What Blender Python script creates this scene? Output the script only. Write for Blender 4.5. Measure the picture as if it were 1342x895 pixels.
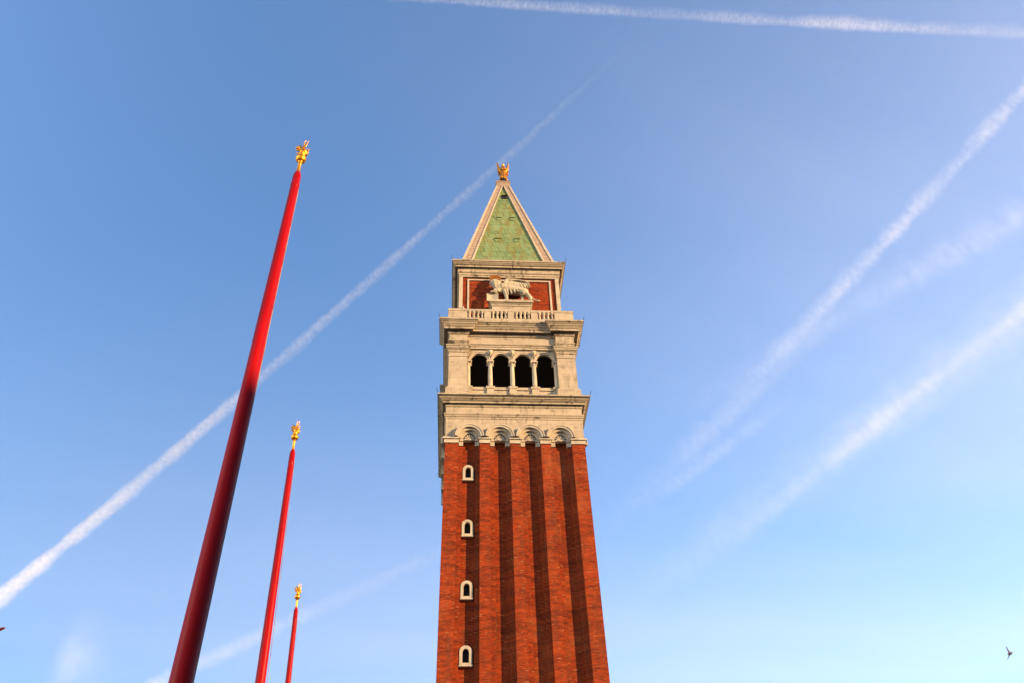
import bpy, bmesh, math, random
from mathutils import Vector, Matrix, Euler
R = math.radians
random.seed(7)
for o in list(bpy.data.objects): bpy.data.objects.remove(o)
scn = bpy.context.scene
COL = scn.collection

# ------------------------------------------------------------------ camera
CAM_LOC = Vector((-5.405, -73.0, 1.6))
YAW, PITCH, ROLL = R(4.6768), R(41.6816), R(-1.9532)
def cam_axes():
    cy, sy, cp, sp = math.cos(YAW), math.sin(YAW), math.cos(PITCH), math.sin(PITCH)
    f = Vector((sy*cp, cy*cp, sp)); r = Vector((cy, -sy, 0)); u = r.cross(f)
    cr, sr = math.cos(ROLL), math.sin(ROLL)
    return r*cr+u*sr, -r*sr+u*cr, f
CR, CU, CF = cam_axes()
FPX = 1089.376
cam = bpy.data.cameras.new('camera'); cam.sensor_width = 36; cam.lens = FPX/1342*36
cam.clip_start = 0.1; cam.clip_end = 200000
co = bpy.data.objects.new('camera', cam); COL.objects.link(co)
m = Matrix((CR, CU, -CF)).transposed().to_4x4(); m.translation = CAM_LOC
co.matrix_world = m
scn.camera = co
def ray(x, y):
    return (CF + CR*((x-671)/FPX) - CU*((y-447.5)/FPX)).normalized()
def at_height(x, y, z):
    d = ray(x, y); return CAM_LOC + d*((z-CAM_LOC.z)/d.z)
def at_dist(x, y, D):
    d = ray(x, y); return CAM_LOC + d*(D/math.hypot(d.x, d.y))

# ------------------------------------------------------------------ light
SUN_EL, SUN_AZ = 12.0, 60.5          # azimuth off the facade's normal, towards the right
sd = Vector((math.sin(R(SUN_AZ))*math.cos(R(SUN_EL)), -math.cos(R(SUN_AZ))*math.cos(R(SUN_EL)), math.sin(R(SUN_EL))))
world = bpy.data.worlds.new('World'); scn.world = world; world.use_nodes = True
nt = world.node_tree; nt.nodes.clear()
out = nt.nodes.new('ShaderNodeOutputWorld'); bg = nt.nodes.new('ShaderNodeBackground')
sky = nt.nodes.new('ShaderNodeTexSky'); sky.sky_type = 'NISHITA'; sky.sun_disc = False
sky.sun_elevation = R(SUN_EL); sky.sun_rotation = R(SUN_AZ-180)
sky.air_density = 1.0; sky.dust_density = 2.0; sky.ozone_density = 4.0
bg.inputs['Strength'].default_value = 0.127
nt.links.new(sky.outputs[0], bg.inputs[0]); nt.links.new(bg.outputs[0], out.inputs[0])
sl = bpy.data.lights.new('sun', 'SUN'); sl.energy = 4.8; sl.angle = R(0.9); sl.color = (1.0, 0.66, 0.33)
so = bpy.data.objects.new('sun', sl); COL.objects.link(so)
so.rotation_euler = (-sd).to_track_quat('-Z', 'Y').to_euler(); so.location = (60, -120, 60)
scn.cycles.transparent_max_bounces = 64; scn.cycles.volume_bounces = 2; scn.cycles.max_bounces = 8
scn.view_settings.view_transform = 'Standard'; scn.view_settings.look = 'None'
scn.view_settings.exposure = 1.75; scn.view_settings.gamma = 1; scn.view_settings.use_curve_mapping = False

# ------------------------------------------------------------------ helpers
def link(name, mesh, mat=None, parent=None, rz=0, loc=(0, 0, 0)):
    o = bpy.data.objects.new(name, mesh); COL.objects.link(o)
    if mat and not mesh.materials: mesh.materials.append(mat)
    o.parent = parent; o.location = loc; o.rotation_euler = (0, 0, rz)
    return o
def tag(o, label=None, cat=None, group=None, kind=None):
    for k, v in (('label', label), ('category', cat), ('group', group), ('kind', kind)):
        if v: o[k] = v
    return o
def empty(name, loc=(0, 0, 0)):
    o = bpy.data.objects.new(name, None); COL.objects.link(o); o.location = loc; o.empty_display_size = .5
    return o
def mesh_of(bm, name, smooth=False, angle=None):
    bmesh.ops.recalc_face_normals(bm, faces=bm.faces)
    me = bpy.data.meshes.new(name); bm.to_mesh(me); bm.free()
    if smooth:
        for p in me.polygons: p.use_smooth = True
        if angle: me.set_sharp_from_angle(angle=R(angle))
    return me
def P(u, d, z):                     # facade coordinates: along, outward, up
    return Vector((u, -d, z))
def prism(bm, a, b, close=True):    # two matching rings of points -> closed solid
    va = [bm.verts.new(p) for p in a]; vb = [bm.verts.new(p) for p in b]
    n = len(a)
    for i in range(n):
        j = (i+1) % n; bm.faces.new((va[i], va[j], vb[j], vb[i]))
    bm.faces.new(va[::-1]); bm.faces.new(vb)
def box(bm, u0, u1, d0, d1, z0, z1, tap=None):
    s0 = s1 = 1
    if tap: s0, s1 = tap(z0), tap(z1)
    a = [P(u0*s0, d0*s0, z0), P(u1*s0, d0*s0, z0), P(u1*s0, d1*s0, z0), P(u0*s0, d1*s0, z0)]
    b = [P(u0*s1, d0*s1, z1), P(u1*s1, d0*s1, z1), P(u1*s1, d1*s1, z1), P(u0*s1, d1*s1, z1)]
    prism(bm, a, b)
def lathe(bm, prof, n=16, cx=0, cy=0):
    rings = []
    for r, z in prof:
        rings.append([bm.verts.new((cx+r*math.cos(2*math.pi*i/n), cy+r*math.sin(2*math.pi*i/n), z)) for i in range(n)])
    for a, b in zip(rings, rings[1:]):
        for i in range(n):
            j = (i+1) % n; bm.faces.new((a[i], a[j], b[j], b[i]))
    bm.faces.new(rings[0][::-1]); bm.faces.new(rings[-1])
def offset_poly(poly, o):           # axis-aligned closed outline, counter-clockwise
    n = len(poly); res = []
    for i in range(n):
        p, a, b = Vector(poly[i]), Vector(poly[i-1]), Vector(poly[(i+1) % n])
        e1, e2 = (p-a).normalized(), (b-p).normalized()
        n1, n2 = Vector((e1.y, -e1.x)), Vector((e2.y, -e2.x))
        res.append(p + n1*o + n2*o if abs(n1.dot(n2)) < .5 else p + n1*o)
    return res
def sweep(bm, poly, prof):          # profile (offset, z) carried round an outline, capped
    rings = []
    for o, z in prof:
        rings.append([bm.verts.new((q.x, q.y, z)) for q in offset_poly(poly, o)])
    for a, b in zip(rings, rings[1:]):
        for i in range(len(a)):
            j = (i+1) % len(a); bm.faces.new((a[i], a[j], b[j], b[i]))
    bm.faces.new(rings[0][::-1]); bm.faces.new(rings[-1])
def square(h): return [(-h, -h), (h, -h), (h, h), (-h, h)]
def ring(bm, c, zs, r0, r1, d0, d1, n=28, stilt=0):   # half-round arch ring
    A = []
    for i in range(n+1):
        t = math.pi*i/n; A.append((math.cos(t), math.sin(t)))
    cols = []
    def pts(x, y):
        return [P(c+r0*x, d0, zs+r0*y), P(c+r0*x, d1, zs+r0*y), P(c+r1*x, d1, zs+r1*y), P(c+r1*x, d0, zs+r1*y)]
    seq = [pts(x, y) for x, y in A]
    vs = [[bm.verts.new(p) for p in s] for s in seq]
    for a, b in zip(vs, vs[1:]):
        for i in range(4):
            j = (i+1) % 4; bm.faces.new((a[i], b[i], b[j], a[j]))
    bm.faces.new(vs[0]); bm.faces.new(vs[-1][::-1])
def arch_wall(bm, cs, hp, r, spring, top, d0, d1, ends, n=20):   # wall over a row of round openings
    us = []
    for c in cs:
        for i in range(n+1):
            t = math.pi - math.pi*i/n; us.append((c+r*math.cos(t), spring+r*math.sin(t)))
    us = [(ends[0], spring)] + us + [(ends[1], spring)]
    vs = [[bm.verts.new(P(u, d1, z)), bm.verts.new(P(u, d1, top)), bm.verts.new(P(u, d0, top)), bm.verts.new(P(u, d0, z))] for u, z in us]
    for a, b in zip(vs, vs[1:]):
        for i in range(4):
            j = (i+1) % 4; bm.faces.new((a[i], b[i], b[j], a[j]))
    bm.faces.new(vs[0]); bm.faces.new(vs[-1][::-1])
def ell(bm, c, r, rot=(0, 0, 0), sub=3):
    M = Matrix.Translation(c) @ Euler(rot).to_matrix().to_4x4() @ Matrix.Diagonal((*r, 1))
    bmesh.ops.create_icosphere(bm, subdivisions=sub, radius=1, matrix=M)
def cap(bm, a, ra, b, rb):
    a, b = Vector(a), Vector(b); d = b-a
    if d.length < 1e-6: return
    q = Vector((0, 0, 1)).rotation_difference(d.normalized()).to_matrix().to_4x4()
    bmesh.ops.create_cone(bm, cap_ends=True, segments=14, radius1=ra, radius2=rb, depth=d.length, matrix=Matrix.Translation((a+b)/2) @ q)
    ell(bm, a, (ra,)*3, sub=2); ell(bm, b, (rb,)*3, sub=2)
def chain(bm, pts):
    for (a, ra), (b, rb) in zip(pts, pts[1:]): cap(bm, a, ra, b, rb)
def fuse(bm, name, voxel, it=3, fac=.5):              # overlapping lumps -> one continuous skin
    me = bpy.data.meshes.new(name+'_raw'); bm.to_mesh(me); bm.free()
    o = bpy.data.objects.new('tmp', me); COL.objects.link(o)
    md = o.modifiers.new('r', 'REMESH'); md.mode = 'VOXEL'; md.voxel_size = voxel
    ms = o.modifiers.new('s', 'SMOOTH'); ms.iterations = it; ms.factor = fac
    dg = bpy.context.evaluated_depsgraph_get(); dg.update()
    res = bpy.data.meshes.new_from_object(o.evaluated_get(dg)); res.name = name
    bpy.data.objects.remove(o); bpy.data.meshes.remove(me)
    for p in res.polygons: p.use_smooth = True
    return res

# ------------------------------------------------------------------ materials
class N:
    def __init__(s, name):
        s.m = bpy.data.materials.new(name); s.m.use_nodes = True; s.t = s.m.node_tree
        s.b = s.t.nodes['Principled BSDF']; s.o = s.t.nodes['Material Output']
    def n(s, ty, **kw):
        x = s.t.nodes.new(ty)
        for k, v in kw.items():
            if hasattr(x, k) and k not in x.inputs: setattr(x, k, v)
            else: x.inputs[k].default_value = v
        return x
    def l(s, a, b): s.t.links.new(a, b)
    def math(s, op, a, b=None, c=None, clamp=False):
        x = s.t.nodes.new('ShaderNodeMath'); x.operation = op; x.use_clamp = clamp
        for i, v in enumerate((a, b, c)):
            if v is None: continue
            if isinstance(v, (int, float)): x.inputs[i].default_value = v
            else: s.l(v, x.inputs[i])
        return x.outputs[0]
    def facade(s):                                    # world position folded to (x+y, z)
        g = s.n('ShaderNodeNewGeometry'); sp = s.n('ShaderNodeSeparateXYZ'); s.l(g.outputs['Position'], sp.inputs[0])
        cb = s.n('ShaderNodeCombineXYZ'); s.l(s.math('ADD', sp.outputs[0], sp.outputs[1]), cb.inputs[0]); s.l(sp.outputs[2], cb.inputs[1])
        return cb.outputs[0], g.outputs['Position']
    def scale(s, v, xyz):
        x = s.n('ShaderNodeMapping'); x.inputs['Scale'].default_value = xyz; s.l(v, x.inputs[0]); return x.outputs[0]
    def noise(s, v, sc, det=4, rough=.55, out='Fac'):
        x = s.n('ShaderNodeTexNoise'); x.inputs['Scale'].default_value = sc; x.inputs['Detail'].default_value = det
        x.inputs['Roughness'].default_value = rough; s.l(v, x.inputs['Vector']); return x.outputs[out]
    def ramp(s, f, stops):
        x = s.n('ShaderNodeValToRGB'); e = x.color_ramp.elements
        while len(e) < len(stops): e.new(.5)
        for i, (p, c) in enumerate(stops):
            e[i].position = p; e[i].color = (*c, 1) if isinstance(c, tuple) else (c, c, c, 1)
        s.l(f, x.inputs[0]); return x.outputs[0]
    def mix(s, f, a, b, mode='MIX'):
        x = s.n('ShaderNodeMix'); x.data_type = 'RGBA'; x.blend_type = mode
        if isinstance(f, (int, float)): x.inputs[0].default_value = f
        else: s.l(f, x.inputs[0])
        for v, i in ((a, 6), (b, 7)):
            if isinstance(v, tuple): x.inputs[i].default_value = (*v, 1)
            else: s.l(v, x.inputs[i])
        return x.outputs[2]
    def bump(s, h, st, dist):
        x = s.n('ShaderNodeBump'); x.inputs['Strength'].default_value = st; x.inputs['Distance'].default_value = dist
        s.l(h, x.inputs['Height']); s.l(x.outputs[0], s.b.inputs['Normal'])
    def base(s, c, rough=.8, metal=0, spec=.12):
        if isinstance(c, tuple): s.b.inputs['Base Color'].default_value = (*c, 1)
        else: s.l(c, s.b.inputs['Base Color'])
        s.b.inputs['Roughness'].default_value = rough; s.b.inputs['Metallic'].default_value = metal
        s.b.inputs['Specular IOR Level'].default_value = .5 if metal > .5 else spec
        return s.m

def mat_stone(name, tint=(0.315, 0.260, 0.186), stain=.38, blocks=True):
    k = N(name); f, p = k.facade()
    c = k.mix(k.ramp(k.noise(p, .7, 5, .6), [(.3, 0.0), (.7, 1.0)]), tuple(t*.86 for t in tint), tuple(min(1, t*1.1) for t in tint))
    c = k.mix(k.math('MULTIPLY', k.ramp(k.noise(p, 3.1, 5, .65), [(.5, 0.0), (.8, 1.0)]), .35), c, (0.24, 0.165, 0.095))
    h = None
    if blocks:
        br = k.n('ShaderNodeTexBrick'); k.l(f, br.inputs['Vector'])
        br.inputs['Scale'].default_value = 1; br.inputs['Brick Width'].default_value = 1.75; br.inputs['Row Height'].default_value = .82
        br.inputs['Mortar Size'].default_value = .012; br.inputs['Mortar Smooth'].default_value = .2
        br.inputs['Color1'].default_value = (.82, .82, .82, 1); br.inputs['Color2'].default_value = (1, 1, 1, 1); br.inputs['Mortar'].default_value = (.55, .5, .45, 1)
        c = k.mix(.85, c, br.outputs['Color'], 'MULTIPLY')
    # general grime, rain streaks and patches of black crust
    gr = k.noise(k.scale(p, (1.1, 1.1, .8)), 1.3, 6, .68)
    c = k.mix(k.math('MULTIPLY', k.ramp(gr, [(.42, 0.0), (.68, 1.0)]), .30*stain+.06), c, (0.15, 0.12, 0.08))
    st = k.noise(k.scale(p, (3.2, 3.2, .30)), 1.0, 5, .7)
    st2 = k.noise(k.scale(p, (.55, .55, .9)), 1.0, 3, .5)
    sm = k.math('MULTIPLY', k.ramp(st, [(.50, 0.0), (.60, 1.0)]), k.ramp(st2, [(.44, 0.0), (.58, 1.0)]))
    c = k.mix(k.math('MULTIPLY', sm, stain*.85), c, (0.030, 0.024, 0.018))
    cr = k.noise(k.scale(p, (1.15, 1.15, 1.9)), 1.0, 5, .62)
    c = k.mix(k.math('MULTIPLY', k.ramp(cr, [(.60, 0.0), (.66, 1.0)]), stain), c, (0.022, 0.018, 0.014))
    k.bump(k.noise(p, 9, 5, .6), .25, .05)
    return k.base(c, .75)
def mat_brick(name):
    k = N(name); f, p = k.facade()
    br = k.n('ShaderNodeTexBrick'); k.l(f, br.inputs['Vector'])
    br.inputs['Scale'].default_value = 1; br.inputs['Brick Width'].default_value = .42; br.inputs['Row Height'].default_value = .125
    br.inputs['Mortar Size'].default_value = .013; br.inputs['Mortar Smooth'].default_value = .3; br.inputs['Bias'].default_value = -.1
    br.inputs['Color1'].default_value = (0.222, 0.024, 0.0025, 1); br.inputs['Color2'].default_value = (0.105, 0.012, 0.002, 1)
    br.inputs['Mortar'].default_value = (0.13, 0.038, 0.012, 1)
    c = br.outputs['Color']
    band = k.noise(k.scale(f, (.22, 2.2, 1)), 1.0, 6, .7)
    c = k.mix(k.ramp(band, [(.36, 0.0), (.58, 1.0)]), k.mix(.75, c, (.36, .36, .38), 'MULTIPLY'), c)
    blot = k.noise(p, .45, 5, .62)
    c = k.mix(k.math('MULTIPLY', k.ramp(blot, [(.5, 0.0), (.75, 1.0)]), .45), c, (0.26, 0.042, 0.007))
    # single pale or burnt bricks and patches of repair
    pale = k.noise(k.scale(f, (1.9, 7.5, 1)), 1.0, 2, .6)
    c = k.mix(k.math('MULTIPLY', k.ramp(pale, [(.63, 0.0), (.68, 1.0)]), .75), c, (0.27, 0.105, 0.042))
    burnt = k.noise(k.scale(f, (1.5, 6.0, 3)), 1.3, 2, .6)
    c = k.mix(k.math('MULTIPLY', k.ramp(burnt, [(.60, 0.0), (.68, 1.0)]), .75), c, (0.04, 0.010, 0.005))
    salt = k.noise(k.scale(p, (.22, .22, .12)), 1.0, 6, .7)
    c = k.mix(k.math('MULTIPLY', k.ramp(salt, [(.54, 0.0), (.66, 1.0)]), .30), c, (0.26, 0.085, 0.030))
    soot = k.noise(k.scale(p, (.9, .9, .16)), 1.0, 6, .66)
    c = k.mix(k.math('MULTIPLY', k.ramp(soot, [(.50, 0.0), (.72, 1.0)]), .55), c, (0.055, 0.022, 0.011))
    h = k.math('ADD', k.math('MULTIPLY', br.outputs['Fac'], -1.0), k.noise(p, 6, 4, .6))
    k.bump(h, .35, .03)
    return k.base(c, .9)
def mat_copper(name):
    k = N(name); f, p = k.facade()
    br = k.n('ShaderNodeTexBrick'); k.l(f, br.inputs['Vector'])
    br.inputs['Scale'].default_value = 1; br.inputs['Brick Width'].default_value = .95; br.inputs['Row Height'].default_value = 1.15
    br.inputs['Mortar Size'].default_value = .055; br.inputs['Mortar Smooth'].default_value = .3
    br.inputs['Color1'].default_value = (0.115, 0.158, 0.058, 1); br.inputs['Color2'].default_value = (0.075, 0.118, 0.048, 1); br.inputs['Mortar'].default_value = (0.018, 0.028, 0.012, 1)
    c = k.mix(k.ramp(k.noise(p, .8, 5, .6), [(.35, 0.0), (.65, 1.0)]), br.outputs['Color'], (0.135, 0.185, 0.085))
    run = k.noise(k.scale(p, (1.3, 1.3, .22)), 1.2, 4, .65)
    c = k.mix(k.math('MULTIPLY', k.ramp(run, [(.47, 0.0), (.64, 1.0)]), .8), c, (0.125, 0.095, 0.02))
    rust = k.noise(k.scale(p, (1.0, 1.0, .5)), 1.0, 3, .6)
    c = k.mix(k.math('MULTIPLY', k.ramp(rust, [(.57, 0.0), (.74, 1.0)]), .75), c, (0.15, 0.075, 0.015))
    k.bump(k.math('MULTIPLY', br.outputs['Fac'], -1.0), .5, .05)
    return k.base(c, .6)
def mat_rib(name):
    k = N(name); f, p = k.facade()
    w = k.n('ShaderNodeTexWave'); w.wave_type = 'BANDS'; w.bands_direction = 'Z'; w.inputs['Scale'].default_value = .75
    w.inputs['Distortion'].default_value = .4; k.l(p, w.inputs['Vector'])
    c = k.mix(k.ramp(w.outputs['Fac'], [(.2, 0.0), (.8, 1.0)]), (0.19, 0.135, 0.095), (0.28, 0.205, 0.15))
    c = k.mix(k.ramp(k.noise(p, 1.6, 5, .65), [(.4, 0.0), (.7, 1.0)]), c, (0.17, 0.12, 0.09))
    k.bump(w.outputs['Fac'], .4, .06)
    return k.base(c, .8)
def mat_gold(name, c=(0.70, 0.27, 0.025), rough=.42):
    k = N(name); g = k.n('ShaderNodeTexCoord').outputs['Object']
    n = k.noise(g, 5, 4, .6)
    col = k.mix(k.ramp(n, [(.4, 0.0), (.75, 1.0)]), c, tuple(x*.55 for x in c))
    k.bump(n, .15, .03)
    return k.base(col, rough, 1)
def mat_plain(name, c, rough=.7, metal=0, var=.25, sc=4):
    k = N(name); g = k.n('ShaderNodeTexCoord').outputs['Object']
    n = k.noise(g, sc, 5, .6)
    col = k.mix(k.ramp(n, [(.3, 0.0), (.7, 1.0)]), tuple(x*(1-var) for x in c), tuple(min(1, x*(1+var)) for x in c))
    return k.base(col, rough, metal)
def mat_red(name):
    k = N(name); g = k.n('ShaderNodeTexCoord').outputs['Object']
    n = k.noise(k.scale(g, (6, 6, .5)), 1, 5, .6)
    c = k.mix(k.ramp(n, [(.35, 0.0), (.7, 1.0)]), (0.165, 0.0012, 0.0018), (0.25, 0.0022, 0.0030))
    c = k.mix(k.math('MULTIPLY', k.ramp(k.noise(k.scale(g, (9, 9, 2)), 2, 4, .7), [(.62, 0.0), (.75, 1.0)]), .5), c, (0.15, 0.004, 0.005))
    k.bump(k.noise(k.scale(g, (14, 14, 1.2)), 2, 3, .6), .12, .01)
    return k.base(c, .36, 0, .07)
STONE = mat_stone('istrian_stone'); STONEC = mat_stone('weathered_cornice_stone', (0.29, 0.235, 0.165), .85)
STONEP = mat_stone('plain_stone', (0.315, 0.265, 0.20), .3, False); STATUE = mat_stone('statue_stone', (0.30, 0.258, 0.185), .7, False)
BRICK = mat_brick('venetian_brick'); COPPER = mat_copper('green_copper'); RIB = mat_rib('rib_stone')
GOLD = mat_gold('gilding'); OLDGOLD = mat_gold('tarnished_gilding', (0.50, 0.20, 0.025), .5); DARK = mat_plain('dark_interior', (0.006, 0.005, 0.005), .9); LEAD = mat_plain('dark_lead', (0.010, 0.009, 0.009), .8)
RED = mat_red('red_paint'); BRONZE = mat_plain('bronze', (0.10, 0.075, 0.04), .45, .9); ROPE = mat_plain('rope', (0.22, 0.16, 0.13), .9)
HALO = mat_plain('halo_gilt', (0.13, 0.045, 0.006), .7)

# ------------------------------------------------------------------ setting
def mat_paving():
    k = N('grey_paving'); g = k.n('ShaderNodeNewGeometry').outputs['Position']
    br = k.n('ShaderNodeTexBrick'); k.l(g, br.inputs['Vector']); br.inputs['Scale'].default_value = 1
    br.inputs['Brick Width'].default_value = 1.1; br.inputs['Row Height'].default_value = .5; br.inputs['Mortar Size'].default_value = .012
    br.inputs['Color1'].default_value = (.20, .185, .165, 1); br.inputs['Color2'].default_value = (.155, .145, .13, 1); br.inputs['Mortar'].default_value = (.09, .085, .08, 1)
    c = k.mix(k.ramp(k.noise(g, .3, 5, .6), [(.3, 0.0), (.7, 1.0)]), br.outputs['Color'], (.14, .13, .115))
    return k.base(c, .8)
bm = bmesh.new(); bmesh.ops.create_circle(bm, cap_ends=True, radius=60000, segments=96)
tag(link('ground', mesh_of(bm, 'ground'), mat_paving()), kind='structure')

# ------------------------------------------------------------------ bell tower
T = tag(empty('bell_tower'), 'tall red brick bell tower with white stone belfry and green copper spire', 'bell tower')
def four(name, me, mat, parents=None):
    return [link(name, me, mat, T if parents is None else parents[k], (k*math.pi/2 if parents is None else 0)) for k in range(4)]
HW = 6.77
tap = lambda z: 1 + (47.6-z)*0.00045
# brick shaft
bm = bmesh.new(); box(bm, -6.10, 6.10, -6.10, 6.10, 0, 48.4, tap)
shaft = link('shaft', mesh_of(bm, 'shaft'), BRICK, T)
PC = (-2.95, 0, 2.95)
Zs = [0, 12, 24, 36, 47.6]
def pil(bm, fr, st):
    for z0, z1 in zip(Zs, Zs[1:]): pass
    box(bm, fr[0], fr[1], 6.0, HW, 0, 47.62, tap)
    for a, b in st: box(bm, a, b, 6.05, 6.46, 0, 47.60, tap)
def imp(bm, u0, u1, s0, s1):
    box(bm, u0-.05, u1+.05, 6.2, 6.87, 47.60, 48.02); box(bm, u0-.13, u1+.13, 6.15, 6.99, 48.02, 48.22)
    for a, b in ((s0, u0-.06), (u1+.06, s1)):
        if b-a < .05: continue
        box(bm, a, b, 6.0, 6.55, 47.45, 47.95); box(bm, a-(.04 if a == s0 else 0), b+(.04 if b == s1 else 0), 6.0, 6.64, 47.95, 48.20)
for c in PC:
    bm = bmesh.new(); pil(bm, (c-.48, c+.48), ((c-.90, c-.483), (c+.483, c+.90)))
    ps = four('pilaster', mesh_of(bm, 'pilaster'), BRICK)
    bm = bmesh.new(); imp(bm, c-.48, c+.48, c-.95, c+.95)
    four('impost', mesh_of(bm, 'impost'), STONEP, ps)
bm = bmesh.new(); box(bm, 5.5, HW, 5.5, HW, 0, 47.62, tap); box(bm, 5.08, 5.497, 6.0, 6.46, 0, 47.60, tap); box(bm, 6.0, 6.46, 5.08, 5.497, 0, 47.60, tap)
cps = four('corner_pilaster', mesh_of(bm, 'corner_pilaster'), BRICK)
bm = bmesh.new()
box(bm, 5.45, 6.87, 5.45, 6.87, 47.60, 48.02); box(bm, 5.37, 6.99, 5.37, 6.99, 48.02, 48.22)
for sw in (0, 1):
    for (a, b, d, z0, z1) in ((5.03, 5.44, 6.55, 47.45, 47.95), (4.99, 5.36, 6.64, 47.95, 48.20)):
        if sw: box(bm, 6.0, d, a, b, z0, z1)
        else: box(bm, a, b, 6.0, d, z0, z1)
four('impost', mesh_of(bm, 'corner_impost'), STONEP, cps)
# slit windows with white arched surrounds in the left bay
def arched(w, z0, z1, d, c, n=14):
    sp = z1-w
    return [P(c+w, d, z0)] + [P(c+w*math.cos(math.pi*i/n), d, sp+w*math.sin(math.pi*i/n)) for i in range(n+1)] + [P(c-w, d, z0)]
def window_meshes():
    c = 0; bm = bmesh.new(); o0 = arched(.51, 0.12, 1.70, 0, c); o1 = arched(.51, .12, 1.70, .30, c); i0 = arched(.265, .30, 1.44, 0, c); i1 = arched(.265, .30, 1.44, .30, c)
    V = [[bm.verts.new(p) for p in q] for q in (o0, o1, i1, i0)]
    n = len(o0)
    for i in range(n):
        j = (i+1) % n
        for a, b in ((0, 1), (1, 2), (2, 3), (3, 0)):
            bm.faces.new((V[a][i], V[a][j], V[b][j], V[b][i]))
    fr = mesh_of(bm, 'frame'); bm = bmesh.new()
    box(bm, -.55, .55, 0, .34, 0, .118); sill = mesh_of(bm, 'sill'); bm = bmesh.new()
    q = arched(.264, .301, 1.439, .03, 0); r_ = arched(.264, .301, 1.439, .0, 0); prism(bm, r_, q)
    return fr, sill, mesh_of(bm, 'pane')
FRM, SILL, PANE = window_meshes()
for zc in (43.70, 37.88, 32.02, 26.42, 20.6, 14.8, 9.0):
    s = tap(zc)
    w = link('window', FRM, STONEP, T, 0, (-4.50*s, -6.10*s-.002, zc-.05))
    link('sill', SILL, STONEP, w); link('pane', PANE, DARK, w)
# blind arches with shells over the bays
AC = (-4.43, -1.475, 1.475, 4.43)
bm = bmesh.new()
arch_wall(bm, AC, 0, 1.10, 48.215, 52.15, 6.30, 6.76, (-6.76, 6.30))
frz = four('frieze', mesh_of(bm, 'frieze', True, 30), STONE)
for c in AC:
    bm = bmesh.new()
    ring(bm, c, 48.21, 1.09, 1.37, 6.5, 7.17); ring(bm, c, 48.21, 1.30, 1.41, 6.6, 7.23)
    ring(bm, c, 48.20, .86, 1.10, 6.3, 6.93); ring(bm, c, 48.19, .60, .88, 6.05, 6.68)
    a4 = four('blind_arch', mesh_of(bm, 'blind_arch', True, 30), STONEP)
    bm = bmesh.new()
    half = [P(c+.62*math.cos(math.pi*i/16), 6.28, 48.15+.62*math.sin(math.pi*i/16)) for i in range(17)]
    half = [P(c+.62, 6.28, 48.02)] + half + [P(c-.62, 6.28, 48.02)]
    prism(bm, half, [p+Vector((0, .06, 0)) for p in half])
    for i in range(7):
        t = R(-4 + i*188/6); q = Vector((math.cos(t), 0, math.sin(t)))
        cap(bm, P(c, 6.52, 48.16)+q*.12, .07, P(c, 6.60, 48.16)+q*.47, .088)
    ell(bm, P(c, 6.40, 48.13), (.57, .30, .14), sub=2)
    four('shell', mesh_of(bm, 'shell', True, 40), STONEP, a4)
# mouldings and great cornice below the belfry
bm = bmesh.new(); sweep(bm, square(6.76), [(-.3, 50.42), (.0, 50.42), (.05, 50.5), (.05, 50.66), (.13, 50.74), (.13, 50.86), (.20, 50.95), (.20, 51.08), (-.3, 51.14)])
link('string_moulding', mesh_of(bm, 'string_moulding'), STONEC, T)
bm = bmesh.new(); sweep(bm, square(6.76), [(-.3, 51.9), (.02, 51.9), (.10, 52.0), (.10, 52.14), (.06, 52.18), (.06, 52.30), (.30, 52.30), (.30, 52.22), (.35, 52.22), (.35, 52.40), (.42, 52.44), (.60, 52.62), (.66, 52.64), (.66, 52.74), (.80, 52.82), (.91, 52.86), (.91, 53.0), (.80, 53.04), (-.5, 53.08)])
link('lower_cornice', mesh_of(bm, 'lower_cornice'), STONEC, T)
# belfry: outline with corner piers standing 0.4 m proud of the loggias
pi, pw, pf = 4.74, 6.68, 6.28
OUT = []
for k in range(4):
    cs_, sn_ = round(math.cos(k*math.pi/2)), round(math.sin(k*math.pi/2))
    for x, y in ((-pi, -pw), (-pi, -pf), (pi, -pf), (pi, -pw), (pw, -pw)):
        OUT.append((x*cs_-y*sn_, x*sn_+y*cs_))
bm = bmesh.new(); box(bm, pi, pw, pi, pw, 54.55, 62.2)
cp = four('corner_pier', mesh_of(bm, 'corner_pier'), STONE)
bm = bmesh.new(); sweep(bm, [(4.74, -6.68), (6.68, -6.68), (6.68, -4.74), (4.74, -4.74)], [(.24, 53.06), (.24, 54.28), (.14, 54.38), (.12, 54.5), (0.02, 54.62)])
four('pier_base', mesh_of(bm, 'pier_base'), STONE, cp)
bm = bmesh.new(); sweep(bm, [(4.74, -6.68), (6.68, -6.68), (6.68, -4.74), (4.74, -4.74)], [(.003, 58.62), (.06, 58.66), (.06, 58.80), (.003, 58.84)])
four('pier_astragal', mesh_of(bm, 'pier_astragal'), STONE, cp)
bm = bmesh.new(); sweep(bm, [(4.74, -6.68), (6.68, -6.68), (6.68, -4.74), (4.74, -4.74)], [(.003, 59.2), (.08, 59.26), (.08, 59.46), (.22, 59.62), (.28, 59.66), (.28, 59.86), (.34, 59.9), (.34, 60.08), (.003, 60.14)])
four('pier_capital', mesh_of(bm, 'pier_capital'), STONEC, cp)
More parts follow.
